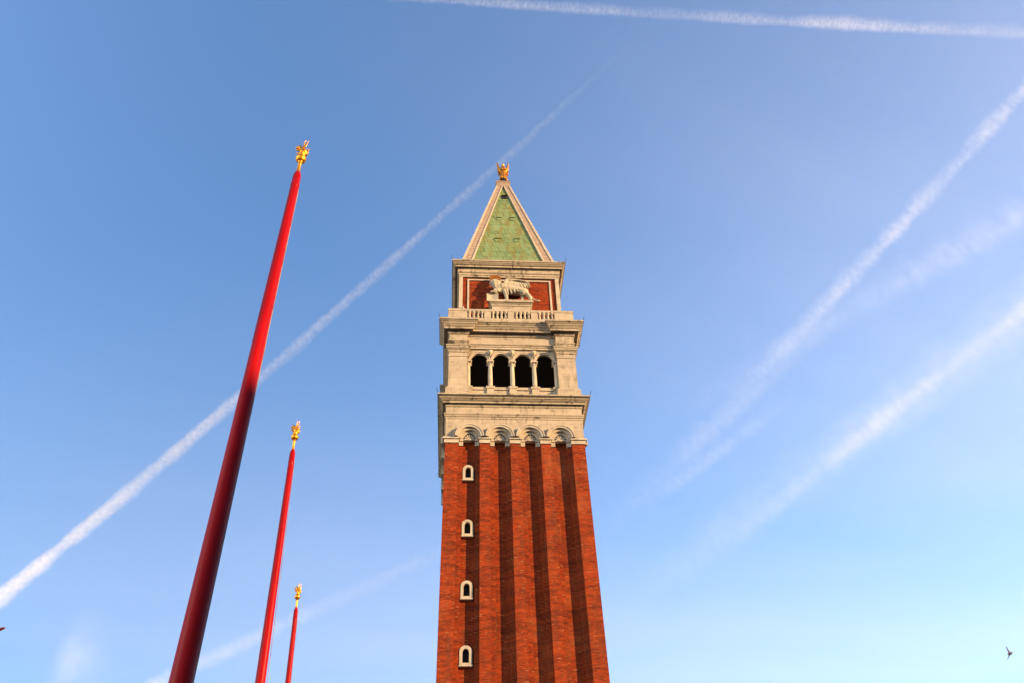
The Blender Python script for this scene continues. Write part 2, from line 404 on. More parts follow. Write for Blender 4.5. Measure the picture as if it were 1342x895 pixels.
# loggia of four round arches on columns, each side
LC = (-3.47, -1.157, 1.157, 3.47); SPR = 58.69; RO = .90
bm = bmesh.new(); arch_wall(bm, LC, 0, RO, SPR, 62.3, 5.84, 6.10, (-4.75, 4.75))
lg = four('loggia_wall', mesh_of(bm, 'loggia_wall', True, 30), STONE)
bm = bmesh.new(); box(bm, -4.73, 4.73, 5.86, 6.28, 60.12, 62.3); four('entablature', mesh_of(bm, 'entablature'), STONE, lg)
for c in LC:
    bm = bmesh.new(); ring(bm, c, SPR, RO-.01, RO+.20, 5.9, 6.17); ring(bm, c, SPR, RO+.14, RO+.235, 5.95, 6.22)
    four('archivolt', mesh_of(bm, 'archivolt', True, 30), STONEP, lg)
def keystone(bm):
    ell(bm, Vector((0, -.1, .10)), (.25, .24, .32), sub=2); ell(bm, Vector((-.02, -.28, .02)), (.12, .12, .14), sub=2)
    cap(bm, (-.2, -.14, .3), .1, (.2, -.14, .3), .1); cap(bm, (0, -.05, -.3), .09, (0, -.05, 0), .14)
bm = bmesh.new(); keystone(bm); KEY = mesh_of(bm, 'head_boss', True)
def col_mesh():
    bm = bmesh.new(); lathe(bm, [(.33, 0), (.33, .10), (.27, .16), (.30, .22), (.235, .30), (.235, 1.4), (.205, 3.10)], 20); return mesh_of(bm, 'column', True, 40)
def cap_mesh():
    bm = bmesh.new(); lathe(bm, [(.24, 3.06), (.25, 3.12), (.22, 3.16), (.27, 3.3), (.36, 3.42)], 16); box(bm, -.40, .40, -.40, .40, 3.42, 3.53); box(bm, -.30, .30, -.26, .30, 3.532, 3.72)
    for sx in (-1, 1):
        for sy in (-1, 1): ell(bm, Vector((sx*.29, sy*.29, 3.36)), (.09, .09, .09), sub=2)
    return mesh_of(bm, 'capital', True, 40)
COLM, CAPM = col_mesh(), cap_mesh()
bm = bmesh.new(); sweep(bm, [(-.36, -.42), (.36, -.42), (.36, .3), (-.36, .3)], [(.08, 53.06), (.08, 53.6), (0, 53.66), (0, 54.66), (.07, 54.72), (.10, 54.82), (.10, 54.96), (0, 54.98)]); PEDM = mesh_of(bm, 'pedestal')
for k in range(4):
    rot = Matrix.Rotation(k*math.pi/2, 4, 'Z')
    for u in (-2.315, 0, 2.315, -4.63, 4.63):
        l = rot @ P(u, 5.93, 54.97)
        c = link('column', COLM, STONEP, T, k*math.pi/2, l); link('capital', CAPM, STONEP, c)
        b = link('pedestal', PEDM, STONE, c, 0, (0, 0, -54.97))
    for u in (-2.315, 0, 2.315):
        link('head_boss', KEY, STONEP, lg[k], 0, P(u, 6.20, 59.52))
bm = bmesh.new(); box(bm, -4.6, 4.6, 5.5, 6.16, 53.06, 54.60); box(bm, -4.6, 4.6, 5.45, 6.27, 54.60, 54.94); four('sill_wall', mesh_of(bm, 'sill_wall'), STONE)
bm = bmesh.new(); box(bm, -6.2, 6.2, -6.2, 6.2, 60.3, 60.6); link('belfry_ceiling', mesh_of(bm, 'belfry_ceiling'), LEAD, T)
bm = bmesh.new(); sweep(bm, OUT, [(-.25, 60.36), (.004, 60.36), (.06, 60.40), (.06, 60.56), (.14, 60.62), (.14, 60.74), (-.25, 60.80)])
link('belfry_moulding', mesh_of(bm, 'belfry_moulding'), STONEC, T)
bm = bmesh.new(); sweep(bm, OUT, [(-.6, 61.62), (.004, 61.62), (.12, 61.7), (.12, 61.82), (.20, 61.90), (.05, 61.92), (.05, 62.12), (.50, 62.12), (.50, 62.0), (.58, 62.0), (.58, 62.24), (.64, 62.28), (.80, 62.52), (.86, 62.54), (.86, 62.66), (.98, 62.78), (1.06, 62.88), (1.13, 62.9), (1.13, 63.12), (1.05, 63.16), (-.6, 63.2)])
link('belfry_cornice', mesh_of(bm, 'belfry_cornice'), STONEC, T)
# parapet with balusters
bm = bmesh.new(); box(bm, 4.8, 6.88, 4.8, 6.88, 63.1, 65.0); box(bm, 4.76, 6.92, 4.76, 6.92, 65.0, 65.28); pcs = four('parapet_corner', mesh_of(bm, 'parapet_corner'), STONE)
bm = bmesh.new(); box(bm, -4.75, 4.75, 6.50, 6.90, 65.002, 65.27); box(bm, -4.79, 4.79, 6.46, 6.88, 63.1, 63.95)
for c in (-2.57, 0, 2.57): box(bm, c-.36, c+.36, 6.48, 6.87, 63.95, 65.002)
para = four('parapet', mesh_of(bm, 'parapet'), STONE)
bm = bmesh.new(); lathe(bm, [(.15, 0), (.15, .07), (.09, .12), (.14, .28), (.15, .40), (.09, .62), (.09, .72), (.16, .86), (.225, .96), (.235, 1.06)], 12); BAL = mesh_of(bm, 'baluster', True, 40)
for k in range(4):
    for g in ((-4.79, -2.93), (-2.21, -.36), (.36, 2.21), (2.93, 4.79)):
        for i in range(4):
            u = g[0] + (g[1]-g[0])*(i+.5)/4
            link('baluster', BAL, STONEP, para[k], 0, P(u, 6.68, 63.948))
# attic block
bm = bmesh.new(); box(bm, -5.60, 5.60, -5.60, 5.60, 63.15, 71.9); attic = link('attic', mesh_of(bm, 'attic'), BRICK, T)
bm = bmesh.new(); box(bm, -5.7, 5.7, -5.7, 5.7, 63.16, 65.5); link('attic_shade_band', mesh_of(bm, 'attic_shade_band'), LEAD, T)  # shade behind the balusters painted as a near-black band round the attic foot
bm = bmesh.new(); box(bm, 5.36, 5.78, 5.36, 5.78, 63.15, 71.62); four('corner_strip', mesh_of(bm, 'corner_strip'), STONEP)
bm = bmesh.new()
for s in (-1, 1): box(bm, min(s*4.62, s*4.83), max(s*4.62, s*4.83), 5.5, 5.70, 63.2, 71.26)
box(bm, -4.62, 4.62, 5.5, 5.695, 71.06, 71.26); four('panel_frame', mesh_of(bm, 'panel_frame'), STONEP)
bm = bmesh.new(); sweep(bm, square(5.70), [(-.3, 71.5), (.10, 71.5), (.10, 71.74), (.16, 71.78), (.16, 72.04), (.26, 72.12), (.30, 72.3), (.25, 72.32), (.25, 72.62), (.30, 72.66), (.30, 72.84), (.50, 72.84), (.50, 72.74), (.56, 72.74), (.56, 72.94), (.68, 73.02), (.84, 73.2), (.88, 73.22), (.88, 73.32), (.97, 73.36), (.97, 73.56), (.9, 73.6), (-1.0, 73.66)])
link('attic_cornice', mesh_of(bm, 'attic_cornice'), STONEC, T)
# lion pedestal on the attic
bm = bmesh.new(); sweep(bm, [(-2.05, -6.55), (2.18, -6.55), (2.18, -5.55), (-2.05, -5.55)], [(-.25, 65.2), (-.05, 65.5), (0, 65.6), (0, 66.05), (.10, 66.16), (.10, 66.3), (.26, 66.48), (.36, 66.52), (.36, 66.86), (.30, 66.9)])
link('statue_pedestal', mesh_of(bm, 'statue_pedestal'), STONE, T)
bm = bmesh.new(); prism(bm, [P(-5.35, 5.62, 65.2), P(-4.7, 5.62, 65.2), P(-5.3, 5.62, 66.55)], [P(-5.35, 6.1, 65.2), P(-4.7, 6.1, 65.2), P(-5.3, 6.1, 66.55)])
link('scroll_block', mesh_of(bm, 'scroll_block'), STONEP, T)
# spire
hz = lambda z: 5.35-.2245*(z-75.07)
ZB, ZT = 73.6, 95.1
bm = bmesh.new(); prism(bm, [(x, y, ZB) for x, y in square(hz(ZB)-.12)], [(x, y, ZT) for x, y in square(hz(ZT)-.12)])
spire = link('spire', mesh_of(bm, 'spire'), COPPER, T)
def along(zs, inner, outer_off, w0=1.22, w1=.86):
    pass
def rib(bm, a_w, b_w, off):       # hip strip on both faces of the hip: from a_w to b_w of the rib's width, raised by off
    zb, zt = ZB, ZT-.1
    rows = []
    for z in (zb, zt):
        h = hz(z); w = 1.22 if z == zb else .80
        o = h-.13; O = h+off
        ua, ub = O-w*a_w, h-w*b_w
        ua = O if a_w == 0 else h-w*a_w
        if a_w == 0:
            pts = [(-O, -O), (-ub, -O), (-ub, -o), (-o, -o), (-o, -ub), (-O, -ub)]
        rows.append([Vector((x, y, z)) for x, y in pts])
    prism(bm, rows[0], rows[1])
bm = bmesh.new(); rib(bm, 0, 1.0, 0.0); ribs = four('hip_rib', mesh_of(bm, 'hip_rib'), RIB)
bm = bmesh.new()
for (ca, cb) in ((0.0, .17), (.86, 1.03)):
    rows = []
    for z in (ZB, ZT-.1):
        h = hz(z); w = 1.22 if z == ZB else .80; O = h+.09; o = h-.10
        if ca == 0: pts = [(-O, -O), (-(h-w*cb), -O), (-(h-w*cb), -o), (-o, -o), (-o, -(h-w*cb)), (-O, -(h-w*cb))]; rows.append([[Vector((x, y, z)) for x, y in pts]])
        else:
            a, b = -(h-w*ca), -(h-w*cb)
            rows.append([[Vector((x, y, z)) for x, y in ((a, -O), (b, -O), (b, -o), (a, -o))], [Vector((x, y, z)) for x, y in ((-O, b), (-O, a), (-o, a), (-o, b))]])
    for q in range(len(rows[0])): prism(bm, rows[0][q], rows[1][q])
four('rib_edging', mesh_of(bm, 'rib_edging'), STONEP, ribs)
# little hatches in the copper
for (u, z, w, h_) in ((.05, 91.3, .36, .75), (-.85, 85.2, .30, .5), (.85, 85.2, .30, .5), (-1.15, 79.6, .34, .55), (1.25, 79.6, .34, .55)):
    bm = bmesh.new(); d = hz(z)-.12
    prism(bm, [P(u-w, d-.02, z), P(u+w, d-.02, z), P(u+w, d+.06, z), P(u-w, d+.06, z)], [P(u-w, d-.02-.2245*h_, z+h_), P(u+w, d-.02-.2245*h_, z+h_), P(u+w, d+.06-.08, z+h_), P(u-w, d+.06-.08, z+h_)])
    prism(bm, [P(u-w-.05, d-.2245*h_-.05, z+h_+.002), P(u+w+.05, d-.2245*h_-.05, z+h_+.002), P(u+w+.05, d+.10, z+h_+.002), P(u-w-.05, d+.10, z+h_+.002)], [P(u-w-.05, d-.2245*h_-.05, z+h_+.07), P(u+w+.05, d-.2245*h_-.05, z+h_+.07), P(u+w+.05, d+.06, z+h_+.07), P(u-w-.05, d+.06, z+h_+.07)])
    link('roof_hatch', mesh_of(bm, 'roof_hatch'), LEAD if z > 90 else COPPER, spire)
bm = bmesh.new(); sweep(bm, square(.86), [(0, 94.9), (.06, 95.0), (.06, 95.75), (.16, 95.85), (.16, 96.05), (-.1, 96.1)])
link('spire_cap', mesh_of(bm, 'spire_cap'), RIB, T)
# lightning spikes on the cornice corners
bm = bmesh.new(); cap(bm, (0, 0, 0), .035, (.16, -.16, .55), .015); SPK = mesh_of(bm, 'spike')
for h, z in ((7.62, 53.0), (7.75, 63.1), (6.62, 73.55)):
    for k in range(4):
        l = Matrix.Rotation(k*math.pi/2, 4, 'Z') @ Vector((h, -h, z)); link('spike', SPK, LEAD, T, k*math.pi/2, l)

# ------------------------------------------------------------------ winged lion on the attic
LION = tag(empty('lion_statue', (0, -6.25, 66.9)), 'pale stone winged lion standing with an open book on the red attic panel', 'statue')
def Lp(u, o, za): return Vector((u-(u+5.4)/67*(o-6.1), -o+6.25, za-.857*(o-6.1)-66.9))
bm = bmesh.new()
cap(bm, Lp(-.9, 6.25, 69.3), .66, Lp(1.4, 6.2, 68.95), .56)
ell(bm, Lp(-1.05, 6.35, 69.3), (.6, .45, .75)); ell(bm, Lp(-1.42, 6.4, 69.9), (.62, .45, .72))
ell(bm, Lp(-1.68, 6.62, 70.2), (.36, .32, .42)); ell(bm, Lp(-1.72, 6.86, 70.02), (.19, .20, .17)); ell(bm, Lp(-1.72, 6.84, 69.84), (.14, .15, .10))
for s in (-1, 1):
    ell(bm, Lp(-1.68+s*.17, 6.88, 70.38), (.14, .12, .06)); ell(bm, Lp(-1.68+s*.32, 6.55, 70.62), (.12, .08, .13))
for i in range(14):
    t = 2*math.pi*i/14; ell(bm, Lp(-1.64+.50*math.cos(t), 6.50, 70.12+.56*math.sin(t)), (.17, .14, .2), (0, -t, 0), 2)
for i in range(16):
    ell(bm, Lp(-1.75+random.random()*.9, 6.62+random.random()*.12, 68.95+random.random()*.9), (.13, .11, .24), (0, random.uniform(-.5, .5), 0), 2)
chain(bm, [(Lp(-.78, 6.4, 69.55), .38), (Lp(-.45, 6.5, 68.5), .23), (Lp(-.33, 6.5, 67.5), .16)]); ell(bm, Lp(-.42, 6.58, 67.42), (.30, .24, .13))
for q in range(3): ell(bm, Lp(-.56+q*.13, 6.78, 67.46), (.07, .09, .08), sub=2)
chain(bm, [(Lp(-1.25, 6.5, 69.1), .30), (Lp(-1.7, 6.62, 68.7), .19), (Lp(-1.98, 6.62, 68.74), .15)]); ell(bm, Lp(-2.03, 6.66, 68.74), (.22, .18, .14))
ell(bm, Lp(1.62, 6.42, 68.85), (.54, .36, .60), (0, .3, 0))
chain(bm, [(Lp(1.85, 6.42, 68.6), .32), (Lp(2.25, 6.42, 68.1), .19), (Lp(2.38, 6.45, 67.5), .14)]); ell(bm, Lp(2.26, 6.5, 67.38), (.28, .2, .12))
chain(bm, [(Lp(1.05, 6.1, 68.9), .36), (Lp(1.5, 6.12, 68.2), .2), (Lp(1.28, 6.15, 67.2), .14)]); ell(bm, Lp(1.18, 6.2, 67.1), (.27, .2, .12))
chain(bm, [(Lp(1.85, 6.3, 69.1), .12), (Lp(2.25, 6.35, 68.45), .10), (Lp(2.6, 6.4, 67.85), .09), (Lp(2.98, 6.42, 67.52), .08), (Lp(3.2, 6.42, 67.5), .12), (Lp(3.38, 6.42, 67.52), .07)])
link('lion_body', fuse(bm, 'lion_body', .045, 3), STATUE, LION)
def wing(o, lift):
    bm = bmesh.new()
    chain(bm, [(Lp(-.62, o, 70.0+lift), .22), (Lp(-.3, o, 70.7+lift), .20), (Lp(.8, o, 70.75+lift), .14), (Lp(1.7, o, 70.62+lift), .10), (Lp(2.25, o, 70.35+lift), .07)])
    for i in range(9):
        ell(bm, Lp(-.2+.24*i, o+.03, 70.1+lift-.02*i), (.30, .10, .62-.035*i), (0, -.2, 0), 2)
    for row, (ln, oo) in enumerate(((1.0, .06),)):
        for i in range(9):
            a = Vector((-.5+.29*i, 70.5 - .02*i)); L_ = (2.35-.19*i)*ln
            ang = .14+.075*i; b = a+Vector((math.sin(ang), -math.cos(ang)))*L_
            pa, pb = Lp(a.x, o+oo, a.y+lift), Lp(b.x, o+oo-.05, b.y+lift)
            d = pb-pa; ey = math.atan2(d.x, d.z)
            ell(bm, (pa+pb)/2, (.125, .13, d.length/2), (0, ey, 0), 2)
    return fuse(bm, 'wing', .028, 1)
link('wing', wing(6.62, 0), STATUE, LION); link('wing', wing(5.9, -.05), STATUE, LION)
bm = bmesh.new()
for (u0, u1, o0, o1) in ((-2.62, -2.02, 6.62, 6.48), (-2.02, -1.30, 6.48, 6.66)):
    lo = [Lp(u0, o0, 67.3), Lp(u1, o1, 67.3), Lp(u1, o1-.12, 67.3+.1), Lp(u0, o0-.12, 67.3+.1)]
    for p_ in lo: p_.z = .0
    up = [p_+Vector((0, 0.08, 1.32)) for p_ in lo]; prism(bm, lo, up)
link('book', mesh_of(bm, 'book'), STATUE, LION)
bm = bmesh.new(); bmesh.ops.create_cone(bm, cap_ends=True, segments=40, radius1=.66, radius2=.66, depth=.07, matrix=Matrix.Translation(Lp(-1.66, 6.35, 70.98)) @ Matrix.Rotation(R(80), 4, 'X'))
link('halo', mesh_of(bm, 'halo', True, 40), HALO, LION)

# ------------------------------------------------------------------ gilded angel on the spire
ANG = tag(empty('angel_statue', (.12, 0, 96.08)), 'gilded angel with raised wings on the tip of the green spire', 'statue')
bm = bmesh.new(); lathe(bm, [(.80, 0), (.80, .15), (.70, .45), (.55, .9), (.50, 1.4), (.42, 1.6)], 20); link('base', mesh_of(bm, 'base', True, 50), LEAD, ANG)
bm = bmesh.new()
chain(bm, [((0, 0, 1.5), .50), ((0, 0, 2.4), .42), ((0, 0, 3.3), .34), ((0, 0, 3.9), .38), ((0, 0, 4.35), .30), ((0, 0, 4.6), .14)])
ell(bm, Vector((0, -.04, 4.88)), (.21, .24, .28)); ell(bm, Vector((0, -.26, 4.84)), (.05, .06, .06), sub=2)
for i in range(9):
    t = 2*math.pi*i/9; chain(bm, [((.36*math.cos(t), .36*math.sin(t), 3.1), .05), ((.54*math.cos(t), .54*math.sin(t), 1.5), .11)])
chain(bm, [((.32, 0, 4.2), .15), ((.42, -.3, 3.6), .12), ((.2, -.55, 3.5), .10)])
chain(bm, [((-.32, 0, 4.2), .15), ((-.46, -.2, 3.6), .12), ((-.2, -.5, 3.4), .10)])
link('angel_body', fuse(bm, 'angel_body', .045, 2), OLDGOLD, ANG)
def awing(s):
    bm = bmesh.new()
    chain(bm, [((s*.22, .15, 3.6), .16), ((s*.55, .3, 4.4), .15), ((s*.72, .38, 5.4), .11), ((s*.80, .4, 6.0), .07)])
    for i in range(15):
        q = i/14; a = Vector((s*(.34+.40*q), .24+.16*q, 3.55+2.35*q)); b = a+Vector((s*(.34-.22*q), .22-.1*q, -.75+.60*q))
        d = b-a; ell(bm, (a+b)/2, (.15, .10, max(.30, d.length/2+.18)), (R(-16), -s*R(20-14*q), 0), 2)
    return fuse(bm, 'angel_wing', .05, 5)
link('angel_wing', awing(-1), OLDGOLD, ANG); link('angel_wing', awing(1), OLDGOLD, ANG)

# ------------------------------------------------------------------ flagpoles
FS = Matrix.Translation((0, 0, .74)) @ Matrix.Scale(.80, 4) @ Matrix.Translation((0, 0, -.74))
def finial_meshes():
    bm = bmesh.new(); lathe(bm, [(.055, 0), (.05, .05), (.045, .36), (.06, .40), (.045, .43), (.07, .47)], 16); stem = mesh_of(bm, 'stem', True, 50)
    bm = bmesh.new(); bmesh.ops.create_uvsphere(bm, u_segments=28, v_segments=18, radius=.145, matrix=Matrix.Translation((0, 0, .60))); ball = mesh_of(bm, 'ball', True)
    bm = bmesh.new()
    lathe(bm, [(.10, .70), (.12, .74), (.12, .80), (.08, .84)], 16)
    ell(bm, Vector((.02, 0, .98)), (.13, .10, .19), (0, R(-18), 0)); ell(bm, Vector((.06, 0, .86)), (.14, .11, .09))
    ell(bm, Vector((-.05, 0, 1.10)), (.10, .09, .12)); ell(bm, Vector((-.13, -.02, 1.17)), (.085, .075, .08)); ell(bm, Vector((-.205, -.03, 1.14)), (.045, .045, .04))
    for s in (-1, 1):
        ell(bm, Vector((-.10, s*.06, 1.25)), (.025, .02, .03), sub=2)
        chain(bm, [((-.05, s*.06, 1.04), .045), ((-.14, s*.065, .96), .03), ((-.20, s*.07, 1.0), .03)])
        chain(bm, [((.10, s*.08, .9), .06), ((.0, s*.10, .82), .04)])
    chain(bm, [((.15, 0, .86), .025), ((.20, 0, .95), .02), ((.17, 0, 1.05), .02)])
    bmesh.ops.transform(bm, matrix=FS, verts=bm.verts); lion = fuse(bm, 'gilded_lion', .011, 2)
    ws = []
    for s in (-1, 1):
        bm = bmesh.new()
        chain(bm, [((-.01, s*.07, 1.05), .034), ((.04, s*.11, 1.20), .026), ((.04, s*.145, 1.32), .016), ((.09, s*.165, 1.43), .007)])
        for i in range(4):
            chain(bm, [((.02+.015*i, s*(.08+.01*i), 1.04+.03*i), .024), ((.10+.015*i, s*(.12+.010*i), 1.12+.065*i), .019), ((.14+.012*i, s*(.145+.008*i), 1.22+.062*i), .007)])
        bmesh.ops.transform(bm, matrix=FS, verts=bm.verts); ws.append(fuse(bm, 'lion_wing', .0065, 1))
    return stem, ball, lion, ws
STEM, BALLM, GLION, WINGS = finial_meshes()
HP = 20.0
def pole_mesh():
    bm = bmesh.new(); r = lambda z: (.21+(HP-z)*.0123)/2
    prof = [(r(0), 0)] + [(r(z), z) for z in (4, 8, 12, 16, 18, 19.2)] + [(r(19.3), 19.36), (r(19.3)+.008, 19.38), (r(19.4)+.008, 19.44), (r(19.5), 19.46), (r(19.8), 19.78), (.098, 19.86), (.080, 19.94), (.055, 20.0)]
    lathe(bm, prof, 32); return mesh_of(bm, 'pole', True, 35)
PM = pole_mesh()
bm = bmesh.new(); lathe(bm, [(1.0, 0), (1.0, .3), (.8, .4), (.75, .9), (.55, 1.1), (.6, 1.8), (.48, 2.2), (.5, 2.9), (.34, 3.2), (.30, 3.6)], 28); BASE = mesh_of(bm, 'pole_base', True, 35)
def halyard(a, gap, slack):
    bm = bmesh.new(); ps = []
    for i in range(13):
        t = i/12; q = (.21+(17.5*t+.7)*.0123)/2+gap+slack*math.sin(t*math.pi); ps.append(((q*math.cos(a), q*math.sin(a), 19.3-t*17.5), .009))
    chain(bm, ps); return mesh_of(bm, 'halyard', True)
def flagpole(top, bot, label, hal):
    el = ray(*top); D = (HP-1.6)/math.tan(math.asin(el.z))
    A, B = at_dist(*top, D), at_dist(*bot, D)
    d = (A-B).normalized(); base = A - d*(A.z/d.z)
    e = empty('flagpole', base); tag(e, label, 'flagpole', 'red flagpoles in a row')
    e.rotation_euler = Vector((0, 0, 1)).rotation_difference(d).to_euler()
    p_ = link('pole', PM, RED, e); link('halyard', halyard(*hal), ROPE, e); link('pole_base', BASE, BRONZE, e)
    f = bpy.data.objects.new('finial', STEM); COL.objects.link(f); f.parent = e; f.location = (0, 0, HP-.02)
    if not STEM.materials: STEM.materials.append(GOLD)
    link('ball', BALLM, GOLD, f); g = link('gilded_lion', GLION, GOLD, f)
    for w in WINGS: link('lion_wing', w, GOLD, f)
    return e
flagpole((390.5, 226), (237, 893), 'nearest and tallest-looking red flagpole, its lower half in shade', (R(30), .009, 0))
flagpole((384, 588.5), (341, 893), 'middle red flagpole of the row, lit red along its whole length', (R(0), .014, .045))
flagpole((388.3, 795.5), (377.3, 893), 'farthest red flagpole, only its short top showing', (R(0), .010, .02))

# ------------------------------------------------------------------ building outside the frame whose roof shades the nearest pole
HB = 22.4
B = tag(empty('arcaded_building', (14, -82, 0)), 'long arcaded palace along the side of the square, outside the picture', 'building')
bm = bmesh.new(); bmesh.ops.create_cube(bm, size=1, matrix=Matrix.Translation((32, -8, (HB-1)/2)) @ Matrix.Diagonal((64, 16, HB-1, 1)))
link('wall', mesh_of(bm, 'palace_wall'), STONE, B)
bm = bmesh.new(); sweep(bm, [(0, -16), (64, -16), (64, 0), (0, 0)], [(.0, HB-1.3), (.3, HB-1.0), (.3, HB-.7), (.6, HB-.4), (.6, HB), (.5, HB+.002)]); link('cornice', mesh_of(bm, 'palace_cornice'), STONEC, B)
bm = bmesh.new()
q = [P(.8, -.02, 0)] ; wpts = [Vector((x, 0.0, z)) for x, z in ((-.8, 0), (.8, 0))] + [Vector((.8*math.cos(math.pi*i/12), 0.0, 3+.8*math.sin(math.pi*i/12))) for i in range(13)]
prism(bm, wpts, [p_+Vector((0, .06, 0)) for p_ in wpts]); PW = mesh_of(bm, 'palace_window')
for zf in (.4, 8.2, 14.6):
    for i in range(16): link('window', PW, DARK, B, 0, (2+i*4, .01, zf))

def palace(loc, rz, length, label):
    C_ = tag(empty('arcaded_building', loc), label, 'building'); C_.rotation_euler = (0, 0, rz)
    bm = bmesh.new(); bmesh.ops.create_cube(bm, size=1, matrix=Matrix.Translation((length/2, -8, (HB-1)/2)) @ Matrix.Diagonal((length, 16, HB-1, 1)))
    link('wall', mesh_of(bm, 'palace_wall'), STONE, C_)
    bm = bmesh.new(); sweep(bm, [(0, -16), (length, -16), (length, 0), (0, 0)], [(.0, HB-1.3), (.3, HB-1.0), (.3, HB-.7), (.6, HB-.4), (.6, HB), (.5, HB+.002)]); link('cornice', mesh_of(bm, 'palace_cornice'), STONEC, C_)
    for zf in (.4, 8.2, 14.6):
        for i in range(int(length/4)-1): link('window', PW, DARK, C_, 0, (3+i*4, .01, zf))
palace((84, -81, 0), math.pi/2, 120, 'long palace closing the far right side of the square, outside the picture')

# ------------------------------------------------------------------ birds
def bird(name, px, D, s, roll, label, mat, spread):
    e = at_dist(*px, D); bm = bmesh.new()
    ell(bm, Vector((0, 0, 0)), (.16*s, .065*s, .065*s)); ell(bm, Vector((.16*s, 0, .03*s)), (.05*s,)*3); cap(bm, (.19*s, 0, .03*s), .02*s, (.24*s, 0, .02*s), .008*s)
    ell(bm, Vector((-.2*s, 0, -.01*s)), (.11*s, .05*s, .015*s))
    for q in (-1, 1):
        for i in range(5):
            t = i/4; ell(bm, Vector((.04*s-.07*s*t*t, q*(.06+.22*t)*s, (.02+spread*.22*t)*s)), ((.125-.06*t)*s, .07*s, .017*s), (q*spread*.7, 0, q*.25*t), 2)
    o = link(name, fuse(bm, name, .011*s, 1), mat); o.location = e; o.rotation_euler = roll
    tag(o, label, 'bird', 'flying birds'); return o
PLUM = mat_plain('dark_plumage', (0.035, 0.026, 0.028), .8); RUST = mat_plain('brown_plumage', (0.15, 0.022, 0.016), .8)
bird('flying_bird', (1324, 856), 62, 1.2, (R(62), R(25), R(-150)), 'small dark bird flying low in the pale sky at the right', PLUM, .6)
bird('flying_bird', (-9.5, 826), 30, .95, (R(0), R(8), R(100)), 'brown bird at the left edge, only its wing tip in view', RUST, .35)

